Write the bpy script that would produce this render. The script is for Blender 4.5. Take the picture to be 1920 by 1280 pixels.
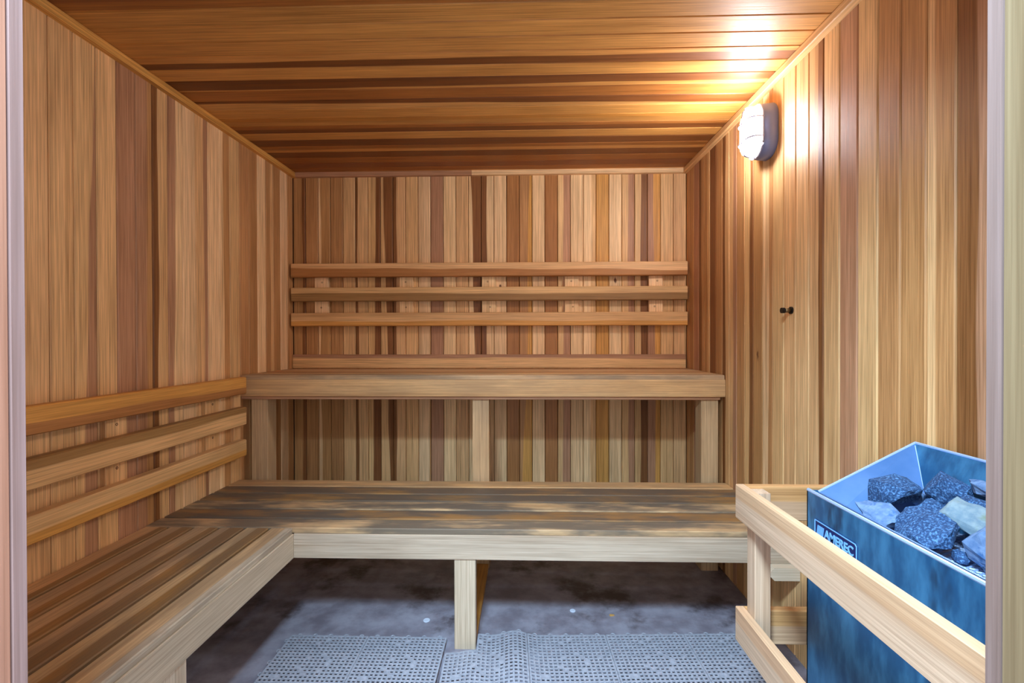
import bpy, bmesh, math, random
from mathutils import Vector, Matrix, noise

scene = bpy.context.scene
COL = scene.collection
for o in list(bpy.data.objects):
    bpy.data.objects.remove(o)

# ------------------------------------------------------------------ camera
HC = 1.163
cam_d = bpy.data.cameras.new('camera')
cam = bpy.data.objects.new('camera', cam_d)
COL.objects.link(cam)
cam_d.sensor_width = 36.0
cam_d.lens = 887.9 / 1920 * 36.0
cam_d.clip_start = 0.02
cam.matrix_world = (Matrix.Translation((0, 0, HC)) @ Matrix.Rotation(0.0287, 4, 'Z')
                    @ Matrix.Rotation(math.pi / 2 - 0.0057, 4, 'X') @ Matrix.Rotation(-0.002, 4, 'Z'))
scene.camera = cam

# ------------------------------------------------------------------ light
WORLD_STRENGTH = 1.8
HALL_POWER = 98.0
LAMP_STRENGTH = 102.0
EXPOSURE = 0.82
world = bpy.data.worlds.new('hallway_light')
scene.world = world
world.use_nodes = True
bg = world.node_tree.nodes['Background']
bg.inputs[0].default_value = (0.87, 0.92, 1.0, 1)
bg.inputs[1].default_value = WORLD_STRENGTH
hall_d = bpy.data.lights.new('hallway_ceiling_light', 'AREA')
hall_d.shape = 'DISK'
hall_d.size = 0.42
hall_d.energy = HALL_POWER
hall_d.color = (0.52, 0.76, 1.0)
hall = bpy.data.objects.new('hallway_ceiling_light', hall_d)
COL.objects.link(hall)
hall.location = (-0.22, -0.06, 2.40)
hall.rotation_euler = (math.radians(42), 0, math.radians(-14))

scene.view_settings.view_transform = 'Standard'
scene.view_settings.look = 'None'
scene.view_settings.exposure = EXPOSURE
scene.view_settings.gamma = 1.0
scene.view_settings.use_curve_mapping = False
scene.cycles.use_denoising = True
scene.cycles.max_bounces = 10
scene.cycles.diffuse_bounces = 7

# ------------------------------------------------------------------ helpers
R = random.Random(7)
XL, XR = -1.455, 0.985
YB, YF = 2.93, 0.360
PITCH = 0.0805


def ceil_z(y):
    return 2.200 + 0.013 * (y - YB)


def lin(c):
    return tuple(((v / 255) / 12.92 if v / 255 <= 0.04045 else ((v / 255 + 0.055) / 1.055) ** 2.4) for v in c)


W = {}                                            # world matrix of every object


def put(o, M, parent=None):
    COL.objects.link(o)
    W[o] = M
    if parent is not None:
        o.parent = parent
        o.matrix_basis = W[parent].inverted() @ M
    else:
        o.matrix_basis = M
    return o


def tag(o, label=None, cat=None, group=None, kind=None):
    if label: o['label'] = label
    if cat: o['category'] = cat
    if group: o['group'] = group
    if kind: o['kind'] = kind
    return o


def empty(name, loc, label=None, cat=None, group=None, kind=None, parent=None):
    o = bpy.data.objects.new(name, None)
    o.empty_display_size = 0.1
    put(o, Matrix.Translation(loc), parent)
    return tag(o, label, cat, group, kind)


def mesh_obj(name, verts, faces, mat, parent=None, origin=(0, 0, 0), smooth=False):
    me = bpy.data.meshes.new(name)
    ox, oy, oz = origin
    me.from_pydata([(v[0] - ox, v[1] - oy, v[2] - oz) for v in verts], [], faces)
    bm = bmesh.new(); bm.from_mesh(me)
    bmesh.ops.recalc_face_normals(bm, faces=bm.faces)
    bm.to_mesh(me); bm.free()
    if smooth:
        for p in me.polygons: p.use_smooth = True
    me.materials.append(mat)
    o = bpy.data.objects.new(name, me)
    return put(o, Matrix.Translation(origin), parent)


def bm_obj(name, bm, mat, parent=None, M=Matrix.Identity(4), smooth=False):
    me = bpy.data.meshes.new(name)
    bmesh.ops.recalc_face_normals(bm, faces=bm.faces)
    bm.to_mesh(me); bm.free()
    if smooth:
        for p in me.polygons: p.use_smooth = True
    me.materials.append(mat)
    return put(bpy.data.objects.new(name, me), M, parent)


def add_box(bm, lo, hi):
    vs = [bm.verts.new((x, y, z)) for x in (lo[0], hi[0]) for y in (lo[1], hi[1]) for z in (lo[2], hi[2])]
    for f in ((0, 1, 3, 2), (4, 6, 7, 5), (0, 4, 5, 1), (2, 3, 7, 6), (0, 2, 6, 4), (1, 5, 7, 3)):
        bm.faces.new([vs[i] for i in f])
    return vs


def add_tube(bm, pts, r, n=8, closed=False):
    rings = []
    m = len(pts)
    for i, p in enumerate(pts):
        p = Vector(p)
        a = Vector(pts[(i - 1) % m]) if (closed or i) else p
        b = Vector(pts[(i + 1) % m]) if (closed or i < m - 1) else p
        t = (b - a).normalized()
        u = t.orthogonal().normalized() if abs(t.z) > 0.95 else t.cross(Vector((0, 0, 1))).normalized()
        v = t.cross(u)
        rings.append([bm.verts.new(p + r * (math.cos(2 * math.pi * k / n) * u + math.sin(2 * math.pi * k / n) * v)) for k in range(n)])
    for i in range(m if closed else m - 1):
        A, B = rings[i], rings[(i + 1) % m]
        for k in range(n):
            bm.faces.new((A[k], A[(k + 1) % n], B[(k + 1) % n], B[k]))
    if not closed:
        bm.faces.new(rings[0][::-1]); bm.faces.new(rings[-1])


# ------------------------------------------------------------------ materials
def new_mat(name):
    m = bpy.data.materials.new(name)
    m.use_nodes = True
    nt = m.node_tree
    return m, nt, nt.nodes['Principled BSDF']


class NB:
    """small node-building helper"""
    def __init__(self, nt): self.nt = nt

    def n(self, kind, **kw):
        x = self.nt.nodes.new(kind)
        for k, v in kw.items(): setattr(x, k, v)
        return x

    def link(self, a, b): self.nt.links.new(a, b)

    def val(self, sock, v):
        if hasattr(v, 'is_output') or isinstance(v, bpy.types.NodeSocket): self.link(v, sock)
        else: sock.default_value = v

    def math(self, op, a, b=0.0, c=0.0, clamp=False):
        x = self.n('ShaderNodeMath', operation=op, use_clamp=clamp)
        for i, v in enumerate((a, b, c)): self.val(x.inputs[i], v)
        return x.outputs[0]

    def vmath(self, op, a, b):
        x = self.n('ShaderNodeVectorMath', operation=op)
        self.val(x.inputs[0], a); self.val(x.inputs[1], b)
        return x.outputs[0]

    def noise(self, vec, scale=1.0, detail=2.0, rough=0.5):
        x = self.n('ShaderNodeTexNoise')
        self.link(vec, x.inputs['Vector'])
        x.inputs['Scale'].default_value = scale
        x.inputs['Detail'].default_value = detail
        x.inputs['Roughness'].default_value = rough
        return x.outputs[0]

    def rng(self, v, a, b, c=0.0, d=1.0, smooth=True):
        x = self.n('ShaderNodeMapRange', interpolation_type='SMOOTHSTEP' if smooth else 'LINEAR')
        self.val(x.inputs[0], v)
        for i, k in enumerate((a, b, c, d)): self.val(x.inputs[i + 1], k)
        return x.outputs[0]

    def attr(self, name):
        return self.n('ShaderNodeAttribute', attribute_type='OBJECT', attribute_name=name)


def mix_fix(self, f, a, b, mode='MIX'):
    x = self.n('ShaderNodeMix', data_type='RGBA', blend_type=mode)
    self.val(x.inputs[0], f)
    for s, v in ((x.inputs[6], a), (x.inputs[7], b)):
        if isinstance(v, tuple) and len(v) == 3: v = (*v, 1)
        self.val(s, v)
    return x.outputs[2]


NB.mix = mix_fix


def make_wood(name, rough=0.42, fine=0.16, bump=0.25):
    """cedar: the board's own two tones, the line where sapwood meets heartwood, grain, streaks and wear"""
    m, nt, p = new_mat(name)
    b = NB(nt)
    tc = b.n('ShaderNodeTexCoord').outputs['Object']
    rnd = b.n('ShaderNodeObjectInfo').outputs['Random']
    off = b.n('ShaderNodeCombineXYZ')
    for i, k in enumerate((31.0, 17.0, 53.0)): b.link(b.math('MULTIPLY', rnd, k), off.inputs[i])
    P = b.vmath('ADD', tc, off.outputs[0])
    sep = b.n('ShaderNodeSeparateXYZ'); b.link(tc, sep.inputs[0])
    # split between the two tones
    t = b.math('DIVIDE', sep.outputs[1], b.attr('half_width').outputs['Fac'])
    wob = b.noise(b.vmath('MULTIPLY', P, (1.6, 2.0, 2.0)), 1.0, 1.0)
    e = b.math('ADD', b.attr('split').outputs['Fac'], b.math('MULTIPLY', b.attr('slant').outputs['Fac'], sep.outputs[0]))
    d = b.math('ADD', b.math('SUBTRACT', t, e), b.math('MULTIPLY', b.math('SUBTRACT', wob, 0.5), 0.75))
    mask = b.rng(d, -0.07, 0.07)
    col = b.mix(mask, b.attr('tone_a').outputs['Color'], b.attr('tone_b').outputs['Color'])
    # broad streaks along the board
    broad = b.noise(b.vmath('MULTIPLY', P, (0.55, 26.0, 26.0)), 1.0, 2.0)
    streak = b.rng(broad, 0.52, 0.72)
    col = b.mix(b.math('MULTIPLY', streak, 0.40), col, b.mix(1.0, col, (0.70, 0.58, 0.46), 'MULTIPLY'))
    cloud = b.noise(b.vmath('MULTIPLY', P, (2.2, 9.0, 9.0)), 1.0, 3.0)
    grain = b.noise(b.vmath('MULTIPLY', P, (2.5, 190.0, 190.0)), 1.0, 3.0, 0.6)
    grain2 = b.noise(b.vmath('MULTIPLY', P, (9.0, 520.0, 520.0)), 1.0, 1.0)
    g = b.math('ADD', b.math('MULTIPLY', b.math('SUBTRACT', grain, 0.5), fine * 5.0),
               b.math('MULTIPLY', b.math('SUBTRACT', cloud, 0.5), 0.55))
    g = b.math('ADD', g, b.math('MULTIPLY', b.math('SUBTRACT', grain2, 0.5), fine * 2.2))
    g = b.math('ADD', g, 1.0)
    gv = b.n('ShaderNodeCombineXYZ')
    b.link(g, gv.inputs[0]); b.link(b.math('POWER', b.math('MAXIMUM', g, 0.05), 1.15), gv.inputs[1]); b.link(b.math('POWER', b.math('MAXIMUM', g, 0.05), 1.3), gv.inputs[2])
    col = b.mix(1.0, col, gv.outputs[0], 'MULTIPLY')
    # wear: dark grey-brown, blotchy, only on boards that carry the 'wear' value
    wn = b.noise(b.vmath('MULTIPLY', P, (3.2, 12.0, 12.0)), 1.0, 4.0, 0.6)
    wm = b.math('MULTIPLY', b.rng(wn, 0.30, 0.58), b.attr('wear').outputs['Fac'])
    col = b.mix(wm, col, (*lin((90, 84, 76)), 1))
    # small knots on boards that carry one
    kx = b.math('SUBTRACT', sep.outputs[0], b.attr('knot_at').outputs['Fac'])
    ky = b.math('MULTIPLY', sep.outputs[1], 2.6)
    kr = b.math('SQRT', b.math('ADD', b.math('MULTIPLY', kx, kx), b.math('MULTIPLY', ky, ky)))
    kr = b.math('ADD', kr, b.math('MULTIPLY', b.math('SUBTRACT', b.noise(P, 60.0, 2.0), 0.5), 0.03))
    km = b.math('MULTIPLY', b.rng(kr, 0.028, 0.010), b.attr('knot').outputs['Fac'])
    col = b.mix(km, col, (*lin((104, 62, 34)), 1))
    nt.links.new(col, p.inputs['Base Color'])
    nt.links.new(b.rng(grain, 0.2, 0.8, rough - 0.06, rough + 0.10), p.inputs['Roughness'])
    p.inputs['Specular IOR Level'].default_value = 0.34
    bp = b.n('ShaderNodeBump')
    bp.inputs['Strength'].default_value = bump
    bp.inputs['Distance'].default_value = 0.001
    nt.links.new(grain, bp.inputs['Height'])
    nt.links.new(bp.outputs[0], p.inputs['Normal'])
    return m


CEDAR = make_wood('cedar_panelling', 0.50, 0.27)
BENCHWOOD = make_wood('bench_cedar', 0.50, 0.20, 0.35)
FIR = make_wood('pale_fir', 0.55, 0.16, 0.3)


def simple(name, col, rough=0.5, metal=0.0, spec=0.5):
    m, nt, p = new_mat(name)
    p.inputs['Base Color'].default_value = (*lin(col), 1)
    p.inputs['Roughness'].default_value = rough
    p.inputs['Metallic'].default_value = metal
    p.inputs['Specular IOR Level'].default_value = spec
    return m


def noisy(name, c1, c2, scale, stretch=(1, 1, 1), lo=0.35, hi=0.65, rough=0.5, metal=0.0, bump=0.0, c3=None, s3=3.0, lo3=0.55, hi3=0.7, detail=4.0):
    m, nt, p = new_mat(name)
    b = NB(nt)
    tc = b.vmath('MULTIPLY', b.n('ShaderNodeTexCoord').outputs['Object'], stretch)
    n1 = b.noise(tc, scale, detail, 0.6)
    col = b.mix(b.rng(n1, lo, hi), (*lin(c1), 1), (*lin(c2), 1))
    if c3:
        n3 = b.noise(tc, s3, max(4.0, detail * 0.7), 0.62)
        col = b.mix(b.rng(n3, lo3, hi3), col, (*lin(c3), 1))
    nt.links.new(col, p.inputs['Base Color'])
    p.inputs['Roughness'].default_value = rough
    p.inputs['Metallic'].default_value = metal
    if bump:
        bp = b.n('ShaderNodeBump'); bp.inputs['Strength'].default_value = bump; bp.inputs['Distance'].default_value = 0.002
        nt.links.new(n1, bp.inputs['Height']); nt.links.new(bp.outputs[0], p.inputs['Normal'])
    return m


BACKING = simple('dark_groove', (58, 34, 18), 0.8)
CONCRETE = noisy('stained_concrete', (118, 112, 122), (156, 153, 164), 9.0, lo=0.3, hi=0.7, rough=0.50, bump=0.5, c3=(66, 55, 58), s3=2.6, lo3=0.50, hi3=0.64, detail=12.0)
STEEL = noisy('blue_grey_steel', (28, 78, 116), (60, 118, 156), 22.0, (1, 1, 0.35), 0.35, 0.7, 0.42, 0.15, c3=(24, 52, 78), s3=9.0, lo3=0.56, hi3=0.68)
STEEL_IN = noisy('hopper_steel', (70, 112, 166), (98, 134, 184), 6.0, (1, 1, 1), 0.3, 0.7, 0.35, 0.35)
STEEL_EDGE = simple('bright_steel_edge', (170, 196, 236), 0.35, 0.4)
PLATE_DARK = simple('nameplate_navy', (10, 28, 84), 0.4)
PLATE_TEXT = simple('nameplate_silver_blue', (120, 178, 232), 0.4)
STONE_D = noisy('speckled_dark_stone', (22, 54, 92), (86, 130, 176), 260.0, lo=0.44, hi=0.72, rough=0.85, bump=0.6, detail=3.0)
STONE_L = noisy('pale_stone', (78, 108, 148), (112, 138, 172), 60.0, lo=0.3, hi=0.7, rough=0.8, bump=0.6, c3=(58, 96, 144), s3=24.0, lo3=0.56, hi3=0.66)
STONE_G = noisy('pale_greenish_stone', (88, 110, 124), (124, 138, 142), 45.0, lo=0.3, hi=0.7, rough=0.8, bump=0.6, c3=(104, 116, 92), s3=16.0, lo3=0.55, hi3=0.68)
MAT_GREY = noisy('grey_plastic_mat', (150, 153, 163), (170, 173, 183), 60.0, rough=0.45)
LAMP_GREY = simple('grey_blue_lamp_housing', (120, 134, 178), 0.4, 0.2)
CAGE = simple('lamp_cage_wire', (190, 196, 226), 0.4, 0.0)
DARK_METAL = simple('blackened_metal', (34, 30, 28), 0.35, 0.6)
BRASS = simple('worn_brass', (120, 92, 56), 0.35, 0.7)
SCREW = simple('screw_brown', (92, 58, 34), 0.5, 0.3)
DISC = simple('pale_disc', (206, 214, 228), 0.5)
SCRAP = simple('orange_scrap', (196, 150, 84), 0.7)

glow, nt, pb = new_mat('lit_diffuser')
nt.nodes.remove(pb)
em = nt.nodes.new('ShaderNodeEmission')
em.inputs[0].default_value = (0.97, 0.955, 1.0, 1)
em.inputs[1].default_value = LAMP_STRENGTH
nt.links.new(em.outputs[0], nt.nodes['Material Output'].inputs[0])

# ------------------------------------------------------------------ wooden sticks and boards
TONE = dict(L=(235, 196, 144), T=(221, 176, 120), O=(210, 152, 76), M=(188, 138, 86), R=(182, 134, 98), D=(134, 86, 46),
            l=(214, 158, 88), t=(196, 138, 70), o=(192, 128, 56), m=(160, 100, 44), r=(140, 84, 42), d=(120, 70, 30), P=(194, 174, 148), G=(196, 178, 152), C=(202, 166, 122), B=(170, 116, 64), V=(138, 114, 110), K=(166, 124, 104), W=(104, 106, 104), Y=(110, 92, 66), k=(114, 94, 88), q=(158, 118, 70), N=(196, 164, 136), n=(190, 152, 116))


def jitter(c, k=0.05):
    f = 1 + R.uniform(-k, k)
    return tuple(max(0, min(1, v * f * (1 + R.uniform(-0.02, 0.02)))) for v in c)


_cache = {}


def stick(name, parent, p0, p1, width, thick, normal, tone='T', tone2=None, split=5.0, slant=0.0, mat=None, chamfer=0.002, wear=0.0, knot=None):
    """a straight wooden member: centre line p0-p1 on its mid-plane, width across, thickness along `normal`"""
    p0, p1 = Vector(p0), Vector(p1)
    lx = (p1 - p0).normalized()
    lz = Vector(normal); lz = (lz - lx * lz.dot(lx)).normalized()
    ly = lz.cross(lx)
    L = (p1 - p0).length
    mat = mat or CEDAR
    key = (round(L, 4), round(width, 4), round(thick, 4), chamfer, mat.name)
    me = _cache.get(key)
    if me is None:
        w, h, c = width / 2, thick / 2, chamfer
        prof = [(-w, -h), (w, -h), (w, h - c), (w - c, h), (-w + c, h), (-w, h - c)]
        vs = [(-L / 2, y, z) for y, z in prof] + [(L / 2, y, z) for y, z in prof]
        fs = [tuple(range(5, -1, -1)), tuple(range(6, 12))] + [(i, (i + 1) % 6, 6 + (i + 1) % 6, 6 + i) for i in range(6)]
        me = bpy.data.meshes.new(name)
        me.from_pydata(vs, [], fs)
        bm = bmesh.new(); bm.from_mesh(me); bmesh.ops.recalc_face_normals(bm, faces=bm.faces); bm.to_mesh(me); bm.free()
        me.materials.append(mat)
        _cache[key] = me
    o = bpy.data.objects.new(name, me)
    M = Matrix((lx, ly, lz)).transposed().to_4x4()
    M.translation = (p0 + p1) / 2
    put(o, M, parent)
    a = jitter(lin(TONE[tone])); b_ = jitter(lin(TONE[tone2 or tone]))
    o['tone_a'] = [float(v) for v in a]; o['tone_b'] = [float(v) for v in b_]
    o['split'] = float(split); o['slant'] = float(slant); o['half_width'] = width / 2; o['wear'] = float(wear)
    o['knot'] = 1.0 if knot is not None else 0.0
    o['knot_at'] = float(knot if knot is not None else 0.0)
    return o


def rand_tone():
    r = R.random()
    if r < 0.22: return ('L',)
    if r < 0.45: return ('T',)
    if r < 0.58: return ('M',)
    if r < 0.66: return ('D',)
    a, b = R.choice(['TD', 'LM', 'MT', 'DT', 'RL', 'TR', 'OM'])
    return (a, b, R.uniform(-0.6, 0.6), R.uniform(-0.5, 0.5))


def panel(wall, edges, tones, place, aged=False):
    """boards between consecutive edges; place(a, b) gives p0, p1, normal for the board spanning a..b"""
    for i in range(len(edges) - 1):
        a, b = edges[i], edges[i + 1]
        tn = tones.get(i) or rand_tone()
        t1 = tn[0]; t2 = tn[1] if len(tn) > 1 else None
        sp = tn[2] if len(tn) > 2 else 5.0
        sl = tn[3] if len(tn) > 3 else 0.0
        kn = tn[4] if len(tn) > 4 else None
        if aged: t1 = t1.lower(); t2 = t2.lower() if t2 else None
        p0, p1, nrm = place(a, b)
        stick('board', wall, p0, p1, abs(b - a) - 0.0028, 0.016, nrm, t1, t2, sp, sl, knot=kn, chamfer=0.0032)


def slab(name, lo, hi, mat, parent=None):
    bm = bmesh.new(); add_box(bm, lo, hi)
    return bm_obj(name, bm, mat, parent)


# ------------------------------------------------------------------ the room
fl = slab('floor', (XL - 0.2, -0.9, -0.08), (XR + 0.2, YB + 0.2, 0.0), CONCRETE); tag(fl, kind='structure', label='dark stained concrete floor under the benches')

BT = 0.016     # board thickness; board fronts lie on the room planes
wb = slab('wall_back', (XL - 0.1, YB + BT - 0.002, 0), (XR + 0.1, YB + 0.1, 2.24), BACKING); tag(wb, kind='structure', label='back wall of vertical cedar boards')
n = 31
ed = [XL + (XR - XL) * i / n for i in range(n + 1)]
bt = {0: ('M', 'D', .5), 1: ('M',), 2: ('L', 'M', -.6, .05), 3: ('M',), 4: ('T',), 5: ('D', 'T', -.6), 6: ('T', 'D', .0, -.35), 7: ('T', 'D', .1, .45),
      8: ('D', 'T', -.5, -.15), 9: ('T',), 10: ('L', 'M', .9, -.3), 11: ('R',), 12: ('L',), 13: ('T',), 14: ('L', 'D', .0, .6), 15: ('D', 'L', -.2, -.15),
      16: ('L', 'L', 5, 0, -.38), 17: ('B',), 18: ('M', 'O', .1, -.6), 19: ('L',), 20: ('B',), 21: ('T', 'R', -.1), 22: ('L',), 23: ('L', 'T', .2), 24: ('O',),
      25: ('L', 'L', 5, 0, -.42), 26: ('T', 'R', .0), 27: ('T', 'D', -.1), 28: ('R', 'O', .1, .25), 29: ('T',), 30: ('T',)}
panel(wb, ed, bt, lambda a, b: (((a + b) / 2, YB + BT / 2, 2.20), ((a + b) / 2, YB + BT / 2, 0.0), (0, -1, 0)))

wl = slab('wall_left', (XL - 0.1, -0.0 + YF - 0.1, 0), (XL - BT + 0.002, YB + 0.1, 2.24), BACKING); tag(wl, kind='structure', label='left wall of vertical cedar boards')
ed = [YF - 0.04] + [1.409 + PITCH * k for k in range(-12, 19)] + [YB]
off = 12
lt = {off + 0: ('T',), off + 1: ('T',), off + 2: ('T', 'R', .1, -.75), off + 3: ('T',), off + 4: ('R',), off + 5: ('R', 'M', .3), off + 6: ('D', 'T', -.35), off + 7: ('R', 'L', -.2, -.15),
      off + 8: ('L',), off + 9: ('T', 'R', .35), off + 10: ('L',), off + 11: ('L', 'M', -.2), off + 12: ('T',), off + 13: ('M',), off + 14: ('M',), off + 15: ('L',),
      off + 16: ('M', 'T', .2), off + 17: ('M',), off + 18: ('L',), off + 19: ('M',)}
panel(wl, ed, lt, lambda a, b: ((XL - BT / 2, (a + b) / 2, ceil_z((a + b) / 2)), (XL - BT / 2, (a + b) / 2, 0.0), (1, 0, 0)))

wr = slab('wall_right', (XR + BT - 0.002, YF - 0.1, 0), (XR + 0.1, YB + 0.1, 2.24), BACKING); tag(wr, kind='structure', label='right wall of vertical cedar boards')
ed = [YF - 0.04] + [1.034 + PITCH * k for k in range(-7, 24)] + [YB]
o7 = 7
rt = {o7: ('O',), o7 + 1: ('D', 'R', .3), o7 + 2: ('T', 'M', -.4), o7 + 3: ('M',), o7 + 4: ('M',), o7 + 5: ('T',), o7 + 6: ('R',), o7 + 7: ('T',), o7 + 8: ('T', 'D', .4), o7 + 9: ('T',),
      o7 + 10: ('T',), o7 + 11: ('T',), o7 + 12: ('L', 'M', .3), o7 + 13: ('M', 'M', 5, 0, .0), o7 + 14: ('T', 'D', .2), o7 + 15: ('M',), o7 + 16: ('T', 'R', .1), o7 + 17: ('D', 'T', -.1),
      o7 + 18: ('M',), o7 + 19: ('D',), o7 + 20: ('M', 'T', .2), o7 + 21: ('D', 'M', 0), o7 + 22: ('R',), o7 + 23: ('M',)}
rt[o7 + 0] = ('M', 'O', .2)
panel(wr, ed, rt, lambda a, b: ((XR + BT / 2, (a + b) / 2, ceil_z((a + b) / 2)), (XR + BT / 2, (a + b) / 2, 0.0), (-1, 0, 0)))

bm = bmesh.new()
vs = add_box(bm, (XL - 0.1, YF - 0.1, 0), (XR + 0.1, YB + 0.1, 0.06))
for v in vs: v.co.z += ceil_z(v.co.y) + BT - 0.002
ce = bm_obj('ceiling', bm, BACKING); tag(ce, kind='structure', label='low ceiling of long cedar boards')
ed = [YF - 0.04] + [1.52 + 0.0825 * k for k in range(-13, 18)] + [YB]
o1 = 13
ct = {o1 - 1: ('M', 'R', .0), o1: ('T',), o1 + 1: ('T',), o1 + 2: ('T',), o1 + 3: ('D', 'T', .15, .12), o1 + 4: ('T',), o1 + 5: ('T', 'D', -.5, .2), o1 + 6: ('M',), o1 + 7: ('L', 'D', .0, -.5),
      o1 + 8: ('T',), o1 + 9: ('T', 'O', .1), o1 + 10: ('D', 'M', .2), o1 + 11: ('T',), o1 + 12: ('D',), o1 + 13: ('T', 'M', 0), o1 + 14: ('D',), o1 + 15: ('M',), o1 + 16: ('R',)}
panel(ce, ed, ct, lambda a, b: ((XL, (a + b) / 2, ceil_z((a + b) / 2) + BT / 2), (XR, (a + b) / 2, ceil_z((a + b) / 2) + BT / 2), (0, 0, -1)), aged=True)

# front wall around the doorway
DX0, DX1, DZ = -0.432, 0.379, 2.150
bm = bmesh.new()
for lo, hi in (((XL - 0.1, YF - 0.09, 0), (DX0, YF - BT, 2.26)), ((DX1, YF - 0.09, 0), (XR + 0.1, YF - BT, 2.26)), ((DX0, YF - 0.09, DZ), (DX1, YF - BT, 2.26))):
    add_box(bm, lo, hi)
wf = bm_obj('wall_front', bm, BACKING); tag(wf, kind='structure', label='front wall around the doorway')
x = XL
while x < XR - 0.01:
    w = min(PITCH, XR - x)
    if x < DX0 < x + w: w = DX0 - x
    if x < DX1 < x + w: w = DX1 - x
    z0 = DZ if DX0 - 0.001 <= x < DX1 - 0.001 else 0.0
    tn = rand_tone()
    stick('board', wf, (x + w / 2, YF - BT / 2, ceil_z(YF)), (x + w / 2, YF - BT / 2, z0), w - 0.0028, BT, (0, 1, 0), tn[0])
    x += w

# door frame: jambs, head and stops
df = empty('door_1', (-0.02, YF - 0.06, 0), 'pale wooden door frame that the room is seen through', None, None, 'structure')
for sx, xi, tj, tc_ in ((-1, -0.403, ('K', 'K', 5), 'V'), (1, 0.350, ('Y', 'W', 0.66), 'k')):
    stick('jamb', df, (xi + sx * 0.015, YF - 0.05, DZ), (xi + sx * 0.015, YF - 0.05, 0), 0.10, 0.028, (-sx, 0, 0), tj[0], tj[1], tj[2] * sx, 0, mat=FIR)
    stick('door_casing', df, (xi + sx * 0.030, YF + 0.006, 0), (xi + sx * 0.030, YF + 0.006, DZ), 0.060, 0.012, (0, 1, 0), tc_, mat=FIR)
stick('head_jamb', df, (-0.403, YF - 0.05, DZ - 0.014), (0.350, YF - 0.05, DZ - 0.014), 0.10, 0.028, (0, 0, -1), 'K', mat=FIR)

# ceiling trims
def trim(name, p0, p1, normal, tone, label):
    o = stick(name, None, p0, p1, 0.030, 0.026, normal, tone, chamfer=0.003)
    tag(o, label, None, None, 'structure')
zt = -0.015
trim('trim_1', (XL + 0.013, YF, ceil_z(YF) + zt), (XL + 0.013, YB, ceil_z(YB) + zt), (1, 0, 0), 'O', 'narrow cedar trim along top of left wall')
trim('trim_2', (XR - 0.013, YF, ceil_z(YF) + zt), (XR - 0.013, YB, ceil_z(YB) + zt), (-1, 0, 0), 'T', 'narrow cedar trim along top of right wall')
trim('trim_3', (XL + 0.027, YB - 0.013, 2.200 + zt), (-0.330, YB - 0.013, 2.200 + zt), (0, -1, 0), 'R', 'dark cedar trim along top left of back wall')
trim('trim_4', (-0.329, YB - 0.013, 2.200 + zt), (XR - 0.027, YB - 0.013, 2.200 + zt), (0, -1, 0), 'L', 'pale cedar trim along top right of back wall')

# ------------------------------------------------------------------ upper bench
UZ, UY = 0.981, 2.363
ub = empty('upper_bench', (-0.235, (UY + YB) / 2, 0), 'upper cedar bench running along the back wall', 'bench')
np_ = 6
pw = (YB - 0.004 - UY) / np_
for i in range(np_):
    yc = UY + pw * (i + 0.5)
    stick('plank', ub, (XL + 0.003, yc, UZ - 0.011), (XR - 0.003, yc, UZ - 0.011), pw - 0.010, 0.022, (0, 0, 1),
          ['C', 'T', 'M', 'T', 'C', 'M'][i], mat=BENCHWOOD, wear=[.45, .3, .25, .2, .2, .2][i], chamfer=0.003)
stick('fascia', ub, (XL + 0.003, UY + 0.018, UZ - 0.0225 - 0.0425), (XR - 0.001, UY + 0.018, UZ - 0.0225 - 0.0425), 0.085, 0.036, (0, -1, 0), 'T', mat=BENCHWOOD, wear=0.22)
stick('bottom_frame', ub, (XL + 0.003, UY + 0.065, 0.866), (XR - 0.02, UY + 0.065, 0.866), 0.10, 0.018, (0, 0, -1), 'R')
for xc in (-1.368, -0.228, 0.920):
    stick('post', ub, (xc, UY + 0.072, 0.0), (xc, UY + 0.072, 0.857), 0.084, 0.084, (0, -1, 0), 'C', mat=BENCHWOOD, wear=0.15)
    stick('bearer', ub, (xc, UY + 0.12, 0.91), (xc, YB - 0.005, 0.91), 0.04, 0.09, (0, 0, 1), 'M', mat=BENCHWOOD)
stick('back_skirt', ub, (XL + 0.004, YB - 0.010, 1.025), (0.974, YB - 0.010, 1.025), 0.084, 0.019, (0, -1, 0), 'T', 'R', 0.45, -0.08)

# ------------------------------------------------------------------ lower bench and side bench
LZ, LY, LF = 0.451, 1.757, 0.338
lb = empty('lower_bench', (-0.235, (LY + UY) / 2, 0), 'worn lower cedar bench running in front of the upper bench', 'bench')
lp = [1.757, 1.853, 1.957, 2.060, 2.157, 2.262, 2.366]
for i in range(6):
    a, b_ = lp[i], lp[i + 1]
    stick('plank', lb, (XL + 0.003, (a + b_) / 2, LZ - 0.010), (XR - 0.003, (a + b_) / 2, LZ - 0.010), b_ - a - 0.011, 0.020, (0, 0, 1),
          ['C', 'q', 'C', 'q', 'q', 'T'][i], mat=BENCHWOOD, wear=[.85, .9, .9, .85, .8, .4][i], chamfer=0.003)
stick('fascia', lb, (-0.875, LY + 0.018, (LZ - 0.021 + LF) / 2), (XR - 0.002, LY + 0.018, (LZ - 0.021 + LF) / 2), LZ - 0.021 - LF, 0.036, (0, -1, 0), 'P', mat=BENCHWOOD, wear=0.12)
stick('post', lb, (-0.229, LY + 0.026, 0.0), (-0.229, LY + 0.026, LF), 0.080, 0.040, (0, -1, 0), 'P', mat=BENCHWOOD)
stick('sleeper', lb, (-0.229, LY + 0.048, 0.012), (-0.229, UY + 0.025, 0.012), 0.078, 0.024, (0, 0, 1), 'O', mat=BENCHWOOD)
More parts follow.
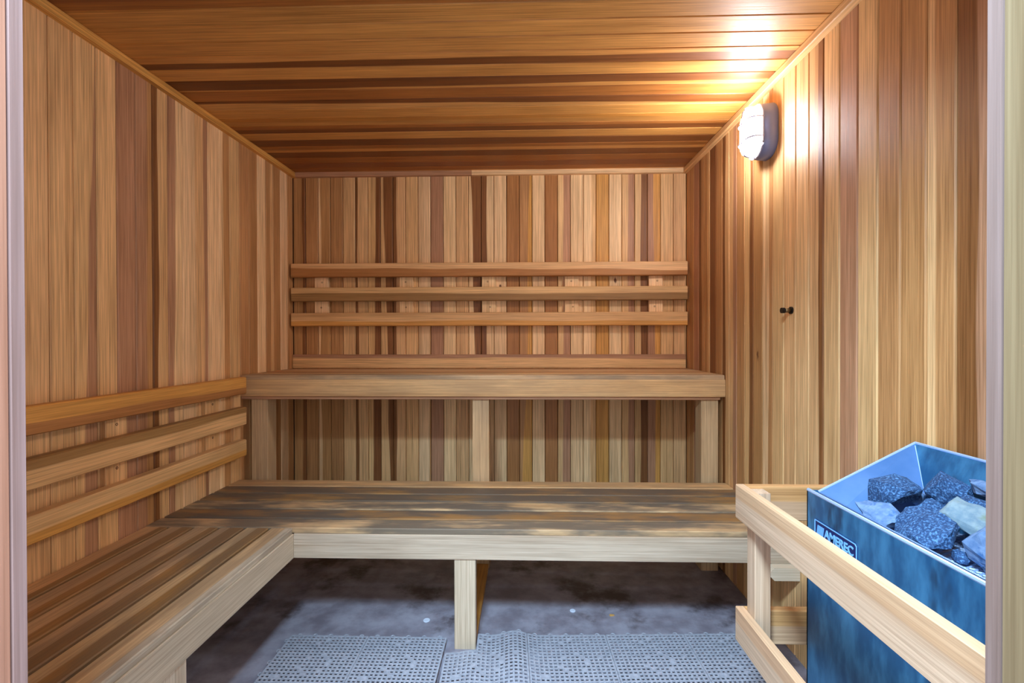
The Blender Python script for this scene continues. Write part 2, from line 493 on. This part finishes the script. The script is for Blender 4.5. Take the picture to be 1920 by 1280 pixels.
for xc in (-0.229, 0.893, -1.36):
    stick('bearer', lb, (xc, LY + 0.04, 0.385), (xc, UY - 0.004, 0.385), 0.038, 0.085, (0, 0, 1), 'O', mat=BENCHWOOD)
# ledger on the right wall, its end showing under the fascia
bm = bmesh.new()
prof = [(0.872, 0.313), (0.894, 0.290), (0.984, 0.290), (0.984, 0.337), (0.894, 0.337)]
A = [bm.verts.new((x, 1.725, z)) for x, z in prof]; B_ = [bm.verts.new((x, 2.36, z)) for x, z in prof]
bm.faces.new(A); bm.faces.new(B_[::-1])
for i in range(5): bm.faces.new((A[i], A[(i + 1) % 5], B_[(i + 1) % 5], B_[i]))
lg = bm_obj('ledger', bm, FIR, lb)
lg['tone_a'] = list(lin(TONE['P'])); lg['tone_b'] = list(lin(TONE['P'])); lg['split'] = 5.0; lg['slant'] = 0.0; lg['half_width'] = 0.5; lg['wear'] = 0.0; lg['knot'] = 0.0; lg['knot_at'] = 0.0

sb = empty('side_bench', (-1.16, 1.1, 0), 'worn low cedar bench running along the left wall', 'bench')
sp_ = [XL + 0.002, -1.357, -1.259, -1.161, -1.061, -0.966, -0.875]
for i in range(6):
    a, b_ = sp_[i], sp_[i + 1]
    stick('plank', sb, ((a + b_) / 2, LY - 0.001, LZ - 0.010), ((a + b_) / 2, YF + 0.03, LZ - 0.010), b_ - a - 0.011, 0.020, (0, 0, 1),
          ['T', 'C', 'C', 'C', 'C', 'C'][i], ['q', 'q', 'q', 'q', 'q', 'G'][i], [.3, .2, .3, .0, .1, .4][i], 0.1, mat=BENCHWOOD, wear=[.3, .35, .4, .5, .5, .4][i], chamfer=0.003)
stick('fascia', sb, (-0.875 - 0.018, LY - 0.001, (LZ - 0.021 + LF) / 2), (-0.875 - 0.018, YF + 0.03, (LZ - 0.021 + LF) / 2), LZ - 0.021 - LF, 0.036, (1, 0, 0), 'P', mat=BENCHWOOD, wear=0.1)
for yc in (1.155, 0.50):
    stick('post', sb, (-0.899, yc, 0), (-0.899, yc, LF), 0.085, 0.04, (1, 0, 0), 'P', mat=BENCHWOOD)
    stick('bearer', sb, (XL + 0.02, yc, 0.385), (-0.915, yc, 0.385), 0.038, 0.085, (0, 0, 1), 'O', mat=BENCHWOOD)
stick('wall_ledger', sb, (XL + 0.021, LY - 0.05, 0.385), (XL + 0.021, YF + 0.05, 0.385), 0.085, 0.038, (1, 0, 0), 'M', mat=BENCHWOOD)


# ------------------------------------------------------------------ backrests
def screw(cleat, c, nrm):
    n_ = Vector(nrm); u = n_.orthogonal().normalized(); v = n_.cross(u)
    bm = bmesh.new()
    ring = []
    for r, h in ((0.0052, -0.002), (0.0052, 0.0006), (0.0030, 0.0012), (0.0026, -0.0006)):
        ring.append([bm.verts.new(r * (math.cos(k * math.pi / 5) * u + math.sin(k * math.pi / 5) * v) + h * n_) for k in range(10)])
    for i in range(3):
        for k in range(10): bm.faces.new((ring[i][k], ring[i][(k + 1) % 10], ring[i + 1][(k + 1) % 10], ring[i + 1][k]))
    bm.faces.new(ring[0]); bm.faces.new(ring[-1])
    bm_obj('screw', bm, SCREW, cleat, Matrix.Translation(c))


br = empty('slatted_backrest', (-0.235, YB - 0.03, 1.24), 'three-slat cedar backrest on the back wall above the upper bench', 'backrest')
for z0, z1, tn in ((1.544, 1.627, ('T', 'B', 0.0, .25)), (1.396, 1.479, ('T', 'q', -0.1)), (1.243, 1.324, ('T', 'O', .3))):
    stick('slat', br, (-1.440, YB - 0.041, (z0 + z1) / 2), (0.972, YB - 0.041, (z0 + z1) / 2), z1 - z0, 0.038, (0, -1, 0), tn[1], tn[0], -tn[2], -(tn[3] if len(tn) > 3 else 0), chamfer=0.004, mat=BENCHWOOD)
for xc in (-1.268, -0.737, -0.226, 0.282, 0.794):
    c = stick('cleat', br, (xc, YB - 0.011, 1.600), (xc, YB - 0.011, 1.270), 0.085, 0.021, (0, -1, 0), 'L')
    for z in (1.515, 1.359): screw(c, (xc + R.uniform(-.008, .008), YB - 0.0215, z), (0, -1, 0))

bl = empty('slatted_backrest', (XL + 0.03, 1.4, 0.58), 'three-slat cedar backrest on the left wall above the side bench', 'backrest')
for z0, z1, tn in ((0.892, 0.975, ('O', 'B', .2)), (0.738, 0.826, ('q', 'T', -.3)), (0.583, 0.664, ('T', 'O', .2))):
    stick('slat', bl, (XL + 0.041, 2.325, (z0 + z1) / 2), (XL + 0.041, YF + 0.04, (z0 + z1) / 2), z1 - z0, 0.038, (1, 0, 0), tn[0], tn[1] if len(tn) > 1 else None, tn[2] if len(tn) > 2 else 5, 0, chamfer=0.004, mat=BENCHWOOD)
for yc in (0.62, 1.115, 1.618, 2.127):
    c = stick('cleat', bl, (XL + 0.011, yc, 0.955), (XL + 0.011, yc, 0.60), 0.088, 0.021, (1, 0, 0), 'T')
    for z in (0.866, 0.713): screw(c, (XL + 0.0215, yc, z), (1, 0, 0))
stick('end_block', bl, (XL + 0.011, 2.315, 0.93), (XL + 0.011, 2.315, 0.60), 0.05, 0.021, (1, 0, 0), 'T')

# ------------------------------------------------------------------ bulkhead lamp on the right wall
LC = Vector((XR, 1.945, 1.994))
lamp = empty('bulkhead_lamp', LC, 'lit oval bulkhead lamp with wire cage high on the right wall', 'lamp')


def oval(hy, hz, r, n=10):
    """rounded outline in the wall plane"""
    pts = []
    for cy, cz, a0 in ((hy - r, hz - r, 0), (-hy + r, hz - r, 90), (-hy + r, -hz + r, 180), (hy - r, -hz + r, 270)):
        for k in range(n + 1):
            a = math.radians(a0 + 90 * k / n)
            pts.append((cy + r * math.cos(a), cz + r * math.sin(a)))
    return pts


def loft(sections, cap_last=True, cap_first=True):
    bm = bmesh.new(); rings = []
    for x, hy, hz, r in sections:
        rings.append([bm.verts.new((x, y, z)) for y, z in oval(hy, hz, r)])
    m_ = len(rings[0])
    for A, B in zip(rings, rings[1:]):
        for k in range(m_): bm.faces.new((A[k], A[(k + 1) % m_], B[(k + 1) % m_], B[k]))
    if cap_first: bm.faces.new(rings[0])
    if cap_last: bm.faces.new(rings[-1])
    return bm


bm_obj('housing', loft([(0.0, .070, .107, .062), (-.004, .072, .109, .064), (-.052, .067, .104, .060), (-.054, .060, .098, .054), (-.040, .056, .094, .050)]), LAMP_GREY, lamp, Matrix.Translation(LC), True)
bm_obj('diffuser', loft([(-.042, .056, .093, .050), (-.080, .055, .092, .049), (-.092, .051, .088, .046), (-.098, .044, .080, .040), (-.100, .032, .068, .030)], cap_first=False), glow, lamp, Matrix.Translation(LC), True)
for z in (0.038, -0.038):
    bm = bmesh.new()
    add_tube(bm, [(-.050, -.062, z), (-.080, -.061, z), (-.096, -.056, z), (-.104, -.042, z), (-.106, 0, z), (-.104, .042, z), (-.096, .056, z), (-.080, .061, z), (-.050, .062, z)], 0.0040)
    bm_obj('cage_bar', bm, CAGE, lamp, Matrix.Translation(LC), True)
bm = bmesh.new()
add_tube(bm, [(-.050, 0, -.102), (-.080, 0, -.099), (-.096, 0, -.094), (-.105, 0, -.080), (-.108, 0, -.04), (-.108, 0, .04), (-.105, 0, .080), (-.096, 0, .094), (-.080, 0, .099), (-.050, 0, .102)], 0.0046)
bm_obj('cage_bar', bm, CAGE, lamp, Matrix.Translation(LC), True)
bm = bmesh.new()
add_tube(bm, [(-.056, y, z) for y, z in oval(.063, .103, .057)], 0.0034, closed=True)
bm_obj('cage_ring', bm, CAGE, lamp, Matrix.Translation(LC), True)

# small dark peg on the right wall
peg = empty('wall_peg', (XR, 1.783, 1.266), 'small dark metal peg sticking out of the right wall below the lamp', 'peg')
bm = bmesh.new(); add_tube(bm, [(0, 0, 0), (-.006, 0, 0)], 0.0135, 16)
bm_obj('collar', bm, DARK_METAL, peg, Matrix.Translation((XR, 1.783, 1.266)))
bm = bmesh.new(); add_tube(bm, [(-.006, 0, 0), (-.026, 0, 0)], 0.0085, 14)
bm_obj('shaft', bm, BRASS, peg, Matrix.Translation((XR, 1.783, 1.266)), True)
bm = bmesh.new(); add_tube(bm, [(-.026, 0, 0), (-.036, 0, 0), (-.038, 0, 0)], 0.0105, 14)
bm_obj('cap', bm, DARK_METAL, peg, Matrix.Translation((XR, 1.783, 1.266)))

# ------------------------------------------------------------------ heater
HX0, HX1, HY0, HY1, HZ = 0.701, 0.972, 0.66, 1.20, 0.785
ht = empty('sauna_heater', ((HX0 + HX1) / 2, (HY0 + HY1) / 2, 0), 'blue-grey steel sauna heater with an open tray of stones by the right wall', 'heater')
bm = bmesh.new()
t_ = 0.004
for lo, hi in (((HX0, HY0, .06), (HX0 + t_, HY1, HZ)), ((HX1 - t_, HY0, .06), (HX1, HY1, HZ)), ((HX0, HY1 - t_, .06), (HX1, HY1, HZ)), ((HX0, HY0, .06), (HX1, HY0 + t_, HZ)), ((HX0, HY0, .06), (HX1, HY1, .07))):
    add_box(bm, lo, hi)
bm_obj('casing', bm, STEEL, ht)
for fx in (HX0 + 0.04, HX1 - 0.04):
    for fy in (HY0 + 0.05, HY1 - 0.05):
        bm = bmesh.new(); add_tube(bm, [(fx, fy, 0), (fx, fy, .06)], 0.016, 10); bm_obj('foot', bm, DARK_METAL, ht)
# tray: rim points (front low, wall side high) and bottom points
fy1, fy0 = HY1 - 0.012, HY0 + 0.012
RIM = dict(fl=(0.722, fy1, .784), bl=(0.955, fy1, .906), br=(0.955, fy0, .906), fr=(0.722, fy0, .784))
BOT = dict(fl=(0.738, 1.135, .752), bl=(0.905, 1.085, .752), br=(0.905, 0.755, .752), fr=(0.738, 0.725, .752))


def tray_panel(name, a, b, c, d, mat):
    q = [Vector(v) for v in (a, b, c, d)]
    nrm = (q[1] - q[0]).cross(q[2] - q[0]).normalized() * 0.0015
    mesh_obj(name, [v + nrm for v in q] + [v - nrm for v in q], [(0, 1, 2, 3), (7, 6, 5, 4), (0, 4, 5, 1), (1, 5, 6, 2), (2, 6, 7, 3), (3, 7, 4, 0)], mat, ht)


tray_panel('tray_panel', RIM['fl'], RIM['bl'], BOT['bl'], BOT['fl'], STEEL_IN)
tray_panel('tray_panel', RIM['bl'], RIM['br'], BOT['br'], BOT['bl'], STEEL)
tray_panel('tray_panel', RIM['br'], RIM['fr'], BOT['fr'], BOT['br'], STEEL_IN)
tray_panel('tray_panel', RIM['fr'], RIM['fl'], BOT['fl'], BOT['fr'], STEEL_IN)
# outer skirt of the raised part
tray_panel('tray_end', RIM['fl'], RIM['bl'], (0.955, fy1, .77), (0.712, fy1, .77), STEEL)
tray_panel('tray_end', RIM['fr'], RIM['br'], (0.955, fy0, .77), (0.712, fy0, .77), STEEL)
tray_panel('tray_back', RIM['bl'], RIM['br'], (0.955, fy0, .77), (0.955, fy1, .77), STEEL)
bm = bmesh.new()
for a, b_ in (('fl', 'bl'), ('bl', 'br'), ('br', 'fr')):
    add_tube(bm, [RIM[a], RIM[b_]], 0.0032, 8)
bm_obj('tray_rim', bm, STEEL_EDGE, ht)
bm = bmesh.new(); add_tube(bm, [(0.7045, HY0, .7855), (0.7045, HY1, .7855)], 0.0045, 8)
add_box(bm, (0.7035, HY0 + 0.004, .781), (0.7150, HY1 - 0.006, .7845))
bm_obj('front_lip', bm, STEEL_EDGE, ht)
bm = bmesh.new(); add_tube(bm, [Vector(RIM['bl']) + Vector((-.004, -.004, -.006)), BOT['bl']], 0.0016, 6); bm_obj('tray_seam', bm, STEEL_EDGE, ht)
# expanded-metal grate
bm = bmesh.new()
x0, x1, y0, y1 = 0.738, 0.905, 0.735, 1.11
for s in (1, -1):
    k = -0.4
    while k < 0.6:
        # line y = y0 + k + s*0.55*(x-x0) clipped
        pts = []
        for i in range(25):
            xx = x0 + (x1 - x0) * i / 24; yy = y0 + 0.1 + k + s * 0.55 * (xx - x0)
            if y0 <= yy <= y1: pts.append((xx, yy, .755 + 0.0006 * s))
        if len(pts) > 2: add_tube(bm, [pts[0], pts[-1]], 0.0022, 5)
        k += 0.0125
tag(bm_obj('grate', bm, STEEL_EDGE, ht), 'pale expanded-metal grate', kind='stuff')
# nameplate with its lettering on the front face
NPX = HX0 - 0.0015
npl = mesh_obj('nameplate', [(x, y, z) for x in (HX0, NPX) for y, z in ((1.166, .727), (1.024, .727), (1.018, .721), (1.018, .640), (1.166, .640))],
               [(0, 1, 2, 3, 4), (9, 8, 7, 6, 5)] + [(i, (i + 1) % 5, 5 + (i + 1) % 5, 5 + i) for i in range(5)], PLATE_DARK, ht)
npl['label'] = 'dark nameplate with pale lettering'


def yz_bar(bm, a, b_, w):
    a, b_ = Vector((0, *a)), Vector((0, *b_)); d_ = (b_ - a).normalized(); s_ = Vector((0, -d_.z, d_.y)) * w / 2
    pts = [a + s_, b_ + s_, b_ - s_, a - s_]
    f = [bm.verts.new((NPX - 0.0012, p.y, p.z)) for p in pts]; g_ = [bm.verts.new((NPX, p.y, p.z)) for p in pts]
    bm.faces.new(f); bm.faces.new(g_[::-1])
    for i in range(4): bm.faces.new((f[i], f[(i + 1) % 4], g_[(i + 1) % 4], g_[i]))


bm = bmesh.new()
ring = [(1.164, .725), (1.0245, .725), (1.020, .7205), (1.020, .642), (1.164, .642)]
for i in range(5): yz_bar(bm, ring[i], ring[(i + 1) % 5], 0.0022)
bm_obj('plate_border', bm, PLATE_TEXT, npl)
for k in range(6):
    bm = bmesh.new(); yz_bar(bm, (1.1515 - k * 0.0042, .716), (1.1575 - k * 0.0042, .682), 0.0019); bm_obj('plate_stripe', bm, PLATE_TEXT, npl)


def text_obj(name, body, size, y, z, parent, width):
    cu = bpy.data.curves.new(name, 'FONT'); cu.body = body; cu.size = size; cu.extrude = 0.0006; cu.offset = 0.0006
    tmp = bpy.data.objects.new(name + '_curve', cu); COL.objects.link(tmp)
    dg = bpy.context.evaluated_depsgraph_get()
    me = bpy.data.meshes.new_from_object(tmp.evaluated_get(dg))
    bpy.data.objects.remove(tmp); bpy.data.curves.remove(cu)
    xs = [v.co.x for v in me.vertices]; k = width / (max(xs) - min(xs))
    for v in me.vertices: v.co.x = (v.co.x - min(xs)) * k
    me.materials.clear(); me.materials.append(PLATE_TEXT)
    # local x -> world -y, local y -> world z, local z -> world -x
    M = Matrix(((0, 0, -1, NPX - 0.0006), (-1, 0, 0, y), (0, 1, 0, z), (0, 0, 0, 1)))
    put(bpy.data.objects.new(name, me), M, parent)


text_obj('plate_lettering', 'AMEREC', 0.028, 1.128, .696, npl, 0.098)
text_obj('plate_lettering', 'SAUNA', 0.022, 1.088, .674, npl, 0.058)


# stones in the tray
def stone(loc, size, rot, mat, seed, label):
    r = random.Random(seed)
    bm = bmesh.new()
    for _ in range(20):
        v = Vector((r.gauss(0, 1), r.gauss(0, 1), r.gauss(0, 1))).normalized()
        v = Vector([math.copysign(abs(c) ** 0.75, c) for c in v]) * r.uniform(0.9, 1.08)
        bm.verts.new((v.x * size[0] / 2, v.y * size[1] / 2, v.z * size[2] / 2))
    res = bmesh.ops.convex_hull(bm, input=bm.verts)
    bmesh.ops.delete(bm, geom=[g for g in res['geom_interior'] if isinstance(g, bmesh.types.BMVert)], context='VERTS')
    bmesh.ops.triangulate(bm, faces=bm.faces)
    bmesh.ops.subdivide_edges(bm, edges=bm.edges, cuts=2, use_grid_fill=True)
    off_ = Vector((seed * 3.1, seed * 1.7, 0))
    for v in bm.verts:
        v.co += noise.noise_vector(v.co * 38 + off_) * 0.0042 + noise.noise_vector(v.co * 110 + off_) * 0.0014
    o = bm_obj('heater_stone', bm, mat, None, Matrix.Translation(loc) @ Matrix.Rotation(rot[2], 4, 'Z') @ Matrix.Rotation(rot[1], 4, 'Y') @ Matrix.Rotation(rot[0], 4, 'X'))
    return tag(o, label, 'stone', 'stones in the heater tray')


ST = [
    ((.826, 1.078, .812), (.110, .100, .085), (.2, -.1, -.3), STONE_D, 'dark speckled humped stone at the far end of the heater pile'),
    ((.888, 1.030, .838), (.075, .095, .085), (.2, -.3, .2), STONE_D, 'dark pointed stone at the back of the heater pile against the steel hood'),
    ((.838, 1.000, .796), (.105, .070, .070), (.1, -.2, .5), STONE_D, 'mid-blue stone wedged low in the middle of the heater pile'),
    ((.758, 1.040, .776), (.070, .150, .036), (.10, -.45, -.1), STONE_L, 'flat pale stone lying nearest the heater nameplate corner'),
    ((.776, .945, .782), (.105, .150, .044), (.05, -.62, -.15), STONE_D, 'largest dark blue slab in the middle front of the heater tray'),
    ((.828, .925, .812), (.075, .125, .040), (.30, -.55, .15), STONE_G, 'long pale stone with greenish streaks on top of the heater pile'),
    ((.880, .935, .822), (.060, .150, .056), (.15, -.25, .1), STONE_D, 'dark shadowed slab behind the pale greenish heater stone'),
    ((.812, .828, .792), (.095, .100, .095), (.3, -.2, .3), STONE_L, 'chunky pale blue stone beside the right door jamb'),
    ((.912, .955, .860), (.030, .130, .040), (.0, -.3, .0), STONE_L, 'thin pale stone leaning on the back of the heater hood'),
    ((.778, .868, .766), (.034, .036, .030), (.2, .1, .3), STONE_D, 'smallest dark stone between the big slab and the chunky pale stone'),
    ((.880, 1.095, .806), (.045, .040, .050), (.0, .1, .3), STONE_L, 'small pale stone peeping between the two far dark stones'),
    ((.762, .770, .772), (.060, .070, .045), (.1, .1, .8), STONE_D, 'dark stone low in the near end of the heater tray'),
    ((.878, .800, .800), (.070, .110, .080), (.1, .2, .4), STONE_D, 'dark chunky stone at the near wall side of the heater tray'),
]
stones = [stone(loc, [d * 0.90 for d in size], rot, mat, 11 + i * 7, lab) for i, (loc, size, rot, mat, lab) in enumerate(ST)]
# let the pile settle: push stones apart until none clips another or the tray
from mathutils.bvhtree import BVHTree


def tree(objs):
    vs, ps = [], []
    for o in objs:
        k = len(vs)
        vs += [W[o] @ v.co for v in o.data.vertices]
        ps += [[i + k for i in p.vertices] for p in o.data.polygons]
    return BVHTree.FromPolygons(vs, ps)


tray_t = tree([o for o in ht.children])
tt = [tree([o]) for o in stones]
for it in range(160):
    mv = [Vector((0, 0, 0)) for _ in stones]
    for i in range(len(stones)):
        ci = W[stones[i]].translation
        if tt[i].overlap(tray_t):
            mv[i] += Vector((0.825 - ci.x, (0.90 - ci.y) * 0.3, 0)).normalized() * 0.0007 + Vector((0, 0, 0.0008))
        for j in range(i):
            if tt[i].overlap(tt[j]):
                d_ = ci - W[stones[j]].translation
                d_.z *= 1.3
                d_ = d_.normalized() * 0.0007
                mv[i] += d_; mv[j] -= d_
    if not any(m_.length > 1e-7 for m_ in mv): break
    for i, m_ in enumerate(mv):
        if m_.length > 1e-7:
            W[stones[i]] = Matrix.Translation(m_) @ W[stones[i]]
            tt[i] = tree([stones[i]])
for o in stones: o.matrix_basis = W[o]

# ------------------------------------------------------------------ wooden guard round the heater
GX, GY = 0.549, 1.254
gd = empty('heater_guard', (0.60, 0.9, 0), 'pale wooden guard rail standing around the sauna heater', 'guard rail')
for zc in (0.738, 0.418):
    stick('side_rail', gd, (GX + 0.010, GY, zc), (GX + 0.010, YF + 0.03, zc), 0.088, 0.020, (-1, 0, 0), 'N', 'n', .2, 0, mat=FIR, chamfer=0.002)
    stick('end_rail', gd, (GX + 0.021, GY - 0.010, zc), (XR - 0.002, GY - 0.010, zc), 0.088, 0.020, (0, -1, 0), 'n', 'M', .1, mat=FIR, chamfer=0.002)
stick('post', gd, (GX + 0.0405, GY - 0.0405, 0.372), (GX + 0.0405, GY - 0.0405, 0.776), 0.039, 0.040, (0, -1, 0), 'N', mat=FIR, chamfer=0.001)
stick('post', gd, (GX + 0.0405, 0.45, 0.0), (GX + 0.0405, 0.45, 0.782), 0.080, 0.040, (1, 0, 0), 'N', mat=FIR, chamfer=0.002)

# ------------------------------------------------------------------ floor mats
TS, NC = 0.303, 18


def mat_tile(parent, ox, oy, ang, cut=None, bump=None, seed=0, edge_back=False, edge_left=False):
    """one snap-together tile, its back-left corner at (ox, oy); rows run towards the door"""
    r = random.Random(seed)
    bm = bmesh.new()
    edge = 0.0037
    cell = (TS - 2 * edge - 0.001) / NC
    bw, hz = 0.0035, 0.019
    filled = set((i, j) for i in range(NC) for j in range(NC) if (i - 9) ** 2 + (j - 9) ** 2 in (8, 9, 10) and (i * 3 + j * 5) % 4 == 0)
    filled |= set((i, (5 * i + 3) % NC) for i in range(2, NC, 5)) | set(((7 * j + 2) % NC, j) for j in range(1, NC, 6))

    def inside(u, v):
        return not (cut and cut[0] <= u <= cut[1] and cut[2] <= v <= cut[3])

    for k in range(NC + 1):
        c = edge + k * cell
        for j in range(NC):
            a, b_ = edge + j * cell, edge + (j + 1) * cell
            m_ = (a + b_) / 2
            if inside(c, m_):          # bar along depth, two ribs
                for d_ in (-0.0021, 0.0021): add_box(bm, (c + d_ - 0.0013, -b_, hz - 0.003), (c + d_ + 0.0013, -a, hz))
                add_box(bm, (c - 0.003, -b_, hz - 0.0035), (c + 0.003, -a, hz - 0.0012))
            if inside(m_, c): add_box(bm, (a, -c - bw, hz - 0.0035), (b_, -c + bw, hz - 0.0006))
    for i, j in filled:
        if inside(edge + (i + .5) * cell, edge + (j + .5) * cell): add_box(bm, (edge + i * cell, -edge - (j + 1) * cell, hz - 0.0035), (edge + (i + 1) * cell, -edge - j * cell, hz - 0.001))

    for i in range(0, NC + 1, 3):
        for j in range(0, NC + 1, 3):
            u, v = edge + i * cell, edge + j * cell
            if inside(u, v): add_box(bm, (u - 0.003, -v - 0.003, 0.0), (u + 0.003, -v + 0.003, hz - 0.004))

    def tab(cx, cy, a0):
        pts = [(cx + 0.0075 * math.cos(math.radians(a0 + 180 * k / 8)), cy + 0.0075 * math.sin(math.radians(a0 + 180 * k / 8)), 0.0155) for k in range(9)]
        add_tube(bm, pts, 0.0022, 6)
    for k in range(5):
        q = TS * (k + 0.5) / 5
        if edge_back and inside(q, 0.001): tab(q, 0.003, 0)
        if edge_left: tab(-0.003, -q, 90)
    if bump:
        for v in bm.verts: v.co.z += bump(v.co.x + ox, v.co.y + oy)
    M = Matrix.Translation((ox, oy, 0.0)) @ Matrix.Rotation(ang, 4, 'Z')
    return bm_obj('mat_tile', bm, MAT_GREY, parent, M)


m1 = empty('floor_mat', (-0.60, 1.5, 0), 'pale grey perforated plastic floor mat left of the bench post', 'floor mat')
for j in range(3):
    for i in range(2):
        mat_tile(m1, -0.908 + i * TS, 1.803 - j * TS, 0.0, seed=i + j * 7, edge_back=(j == 0), edge_left=(i == 0))
m2 = empty('floor_mat', (0.30, 1.5, 0), 'bluish grey perforated plastic floor mat right of the bench post', 'floor mat')


def ripple(x, y):
    d = (x + 0.045) / 0.055
    e_ = (x + 0.20) / 0.05
    k = max(0.0, min(1.0, (y - 1.40) / 0.25))
    return (0.020 * math.exp(-d * d) + 0.010 * math.exp(-e_ * e_)) * k


ang = math.radians(2.3)
for j in range(3):
    for i in range(4):
        ox = -0.300 + i * TS * math.cos(ang) + j * TS * math.sin(ang)
        oy = 1.811 + i * TS * math.sin(ang) - j * TS * math.cos(ang)
        mat_tile(m2, ox, oy, ang, cut=(-0.01, 0.118, -0.01, 0.095) if (i == 0 and j == 0) else None, bump=ripple if i < 2 else None, seed=3 + i + j * 5, edge_back=(j == 0), edge_left=(i == 0 and j > 0))

# ------------------------------------------------------------------ small things on the concrete
def disc(name, x, y, r, label, cat, mat, h=0.003):
    bm = bmesh.new(); rings = []
    for rr, z in ((r, 0.0), (r, h * 0.6), (r * 0.82, h), (r * 0.72, h * 0.75)):
        rings.append([bm.verts.new((rr * math.cos(k * math.pi / 10), rr * math.sin(k * math.pi / 10), z)) for k in range(20)])
    for A, B in zip(rings, rings[1:]):
        for k in range(20): bm.faces.new((A[k], A[(k + 1) % 20], B[(k + 1) % 20], B[k]))
    bm.faces.new(rings[0]); bm.faces.new(rings[-1])
    tag(bm_obj(name, bm, mat, None, Matrix.Translation((x, y, 0))), label, cat)


disc('pale_disc', -0.411, 1.94, 0.014, 'small pale round disc on the concrete left of the bench post', 'disc', DISC)
disc('pale_disc', 0.199, 2.024, 0.012, 'small pale round disc on the concrete right of the bench post', 'disc', DISC)
bm = bmesh.new()
top = [bm.verts.new((0.012 * math.cos(a) * k, 0.007 * math.sin(a) * k, 0.004 + 0.002 * math.sin(3 * a))) for a, k in ((0, 1), (1, .7), (2, 1.1), (3, .8), (4.1, 1), (5.2, .6))]
bot = [bm.verts.new((v.co.x, v.co.y, 0.0)) for v in top]
bm.faces.new(top); bm.faces.new(bot[::-1])
for i in range(6): bm.faces.new((top[i], top[(i + 1) % 6], bot[(i + 1) % 6], bot[i]))
tag(bm_obj('leaf_scrap', bm, SCRAP, None, Matrix.Translation((0.359, 1.993, 0))), 'tiny orange scrap on the lit concrete behind the mat', 'scrap')
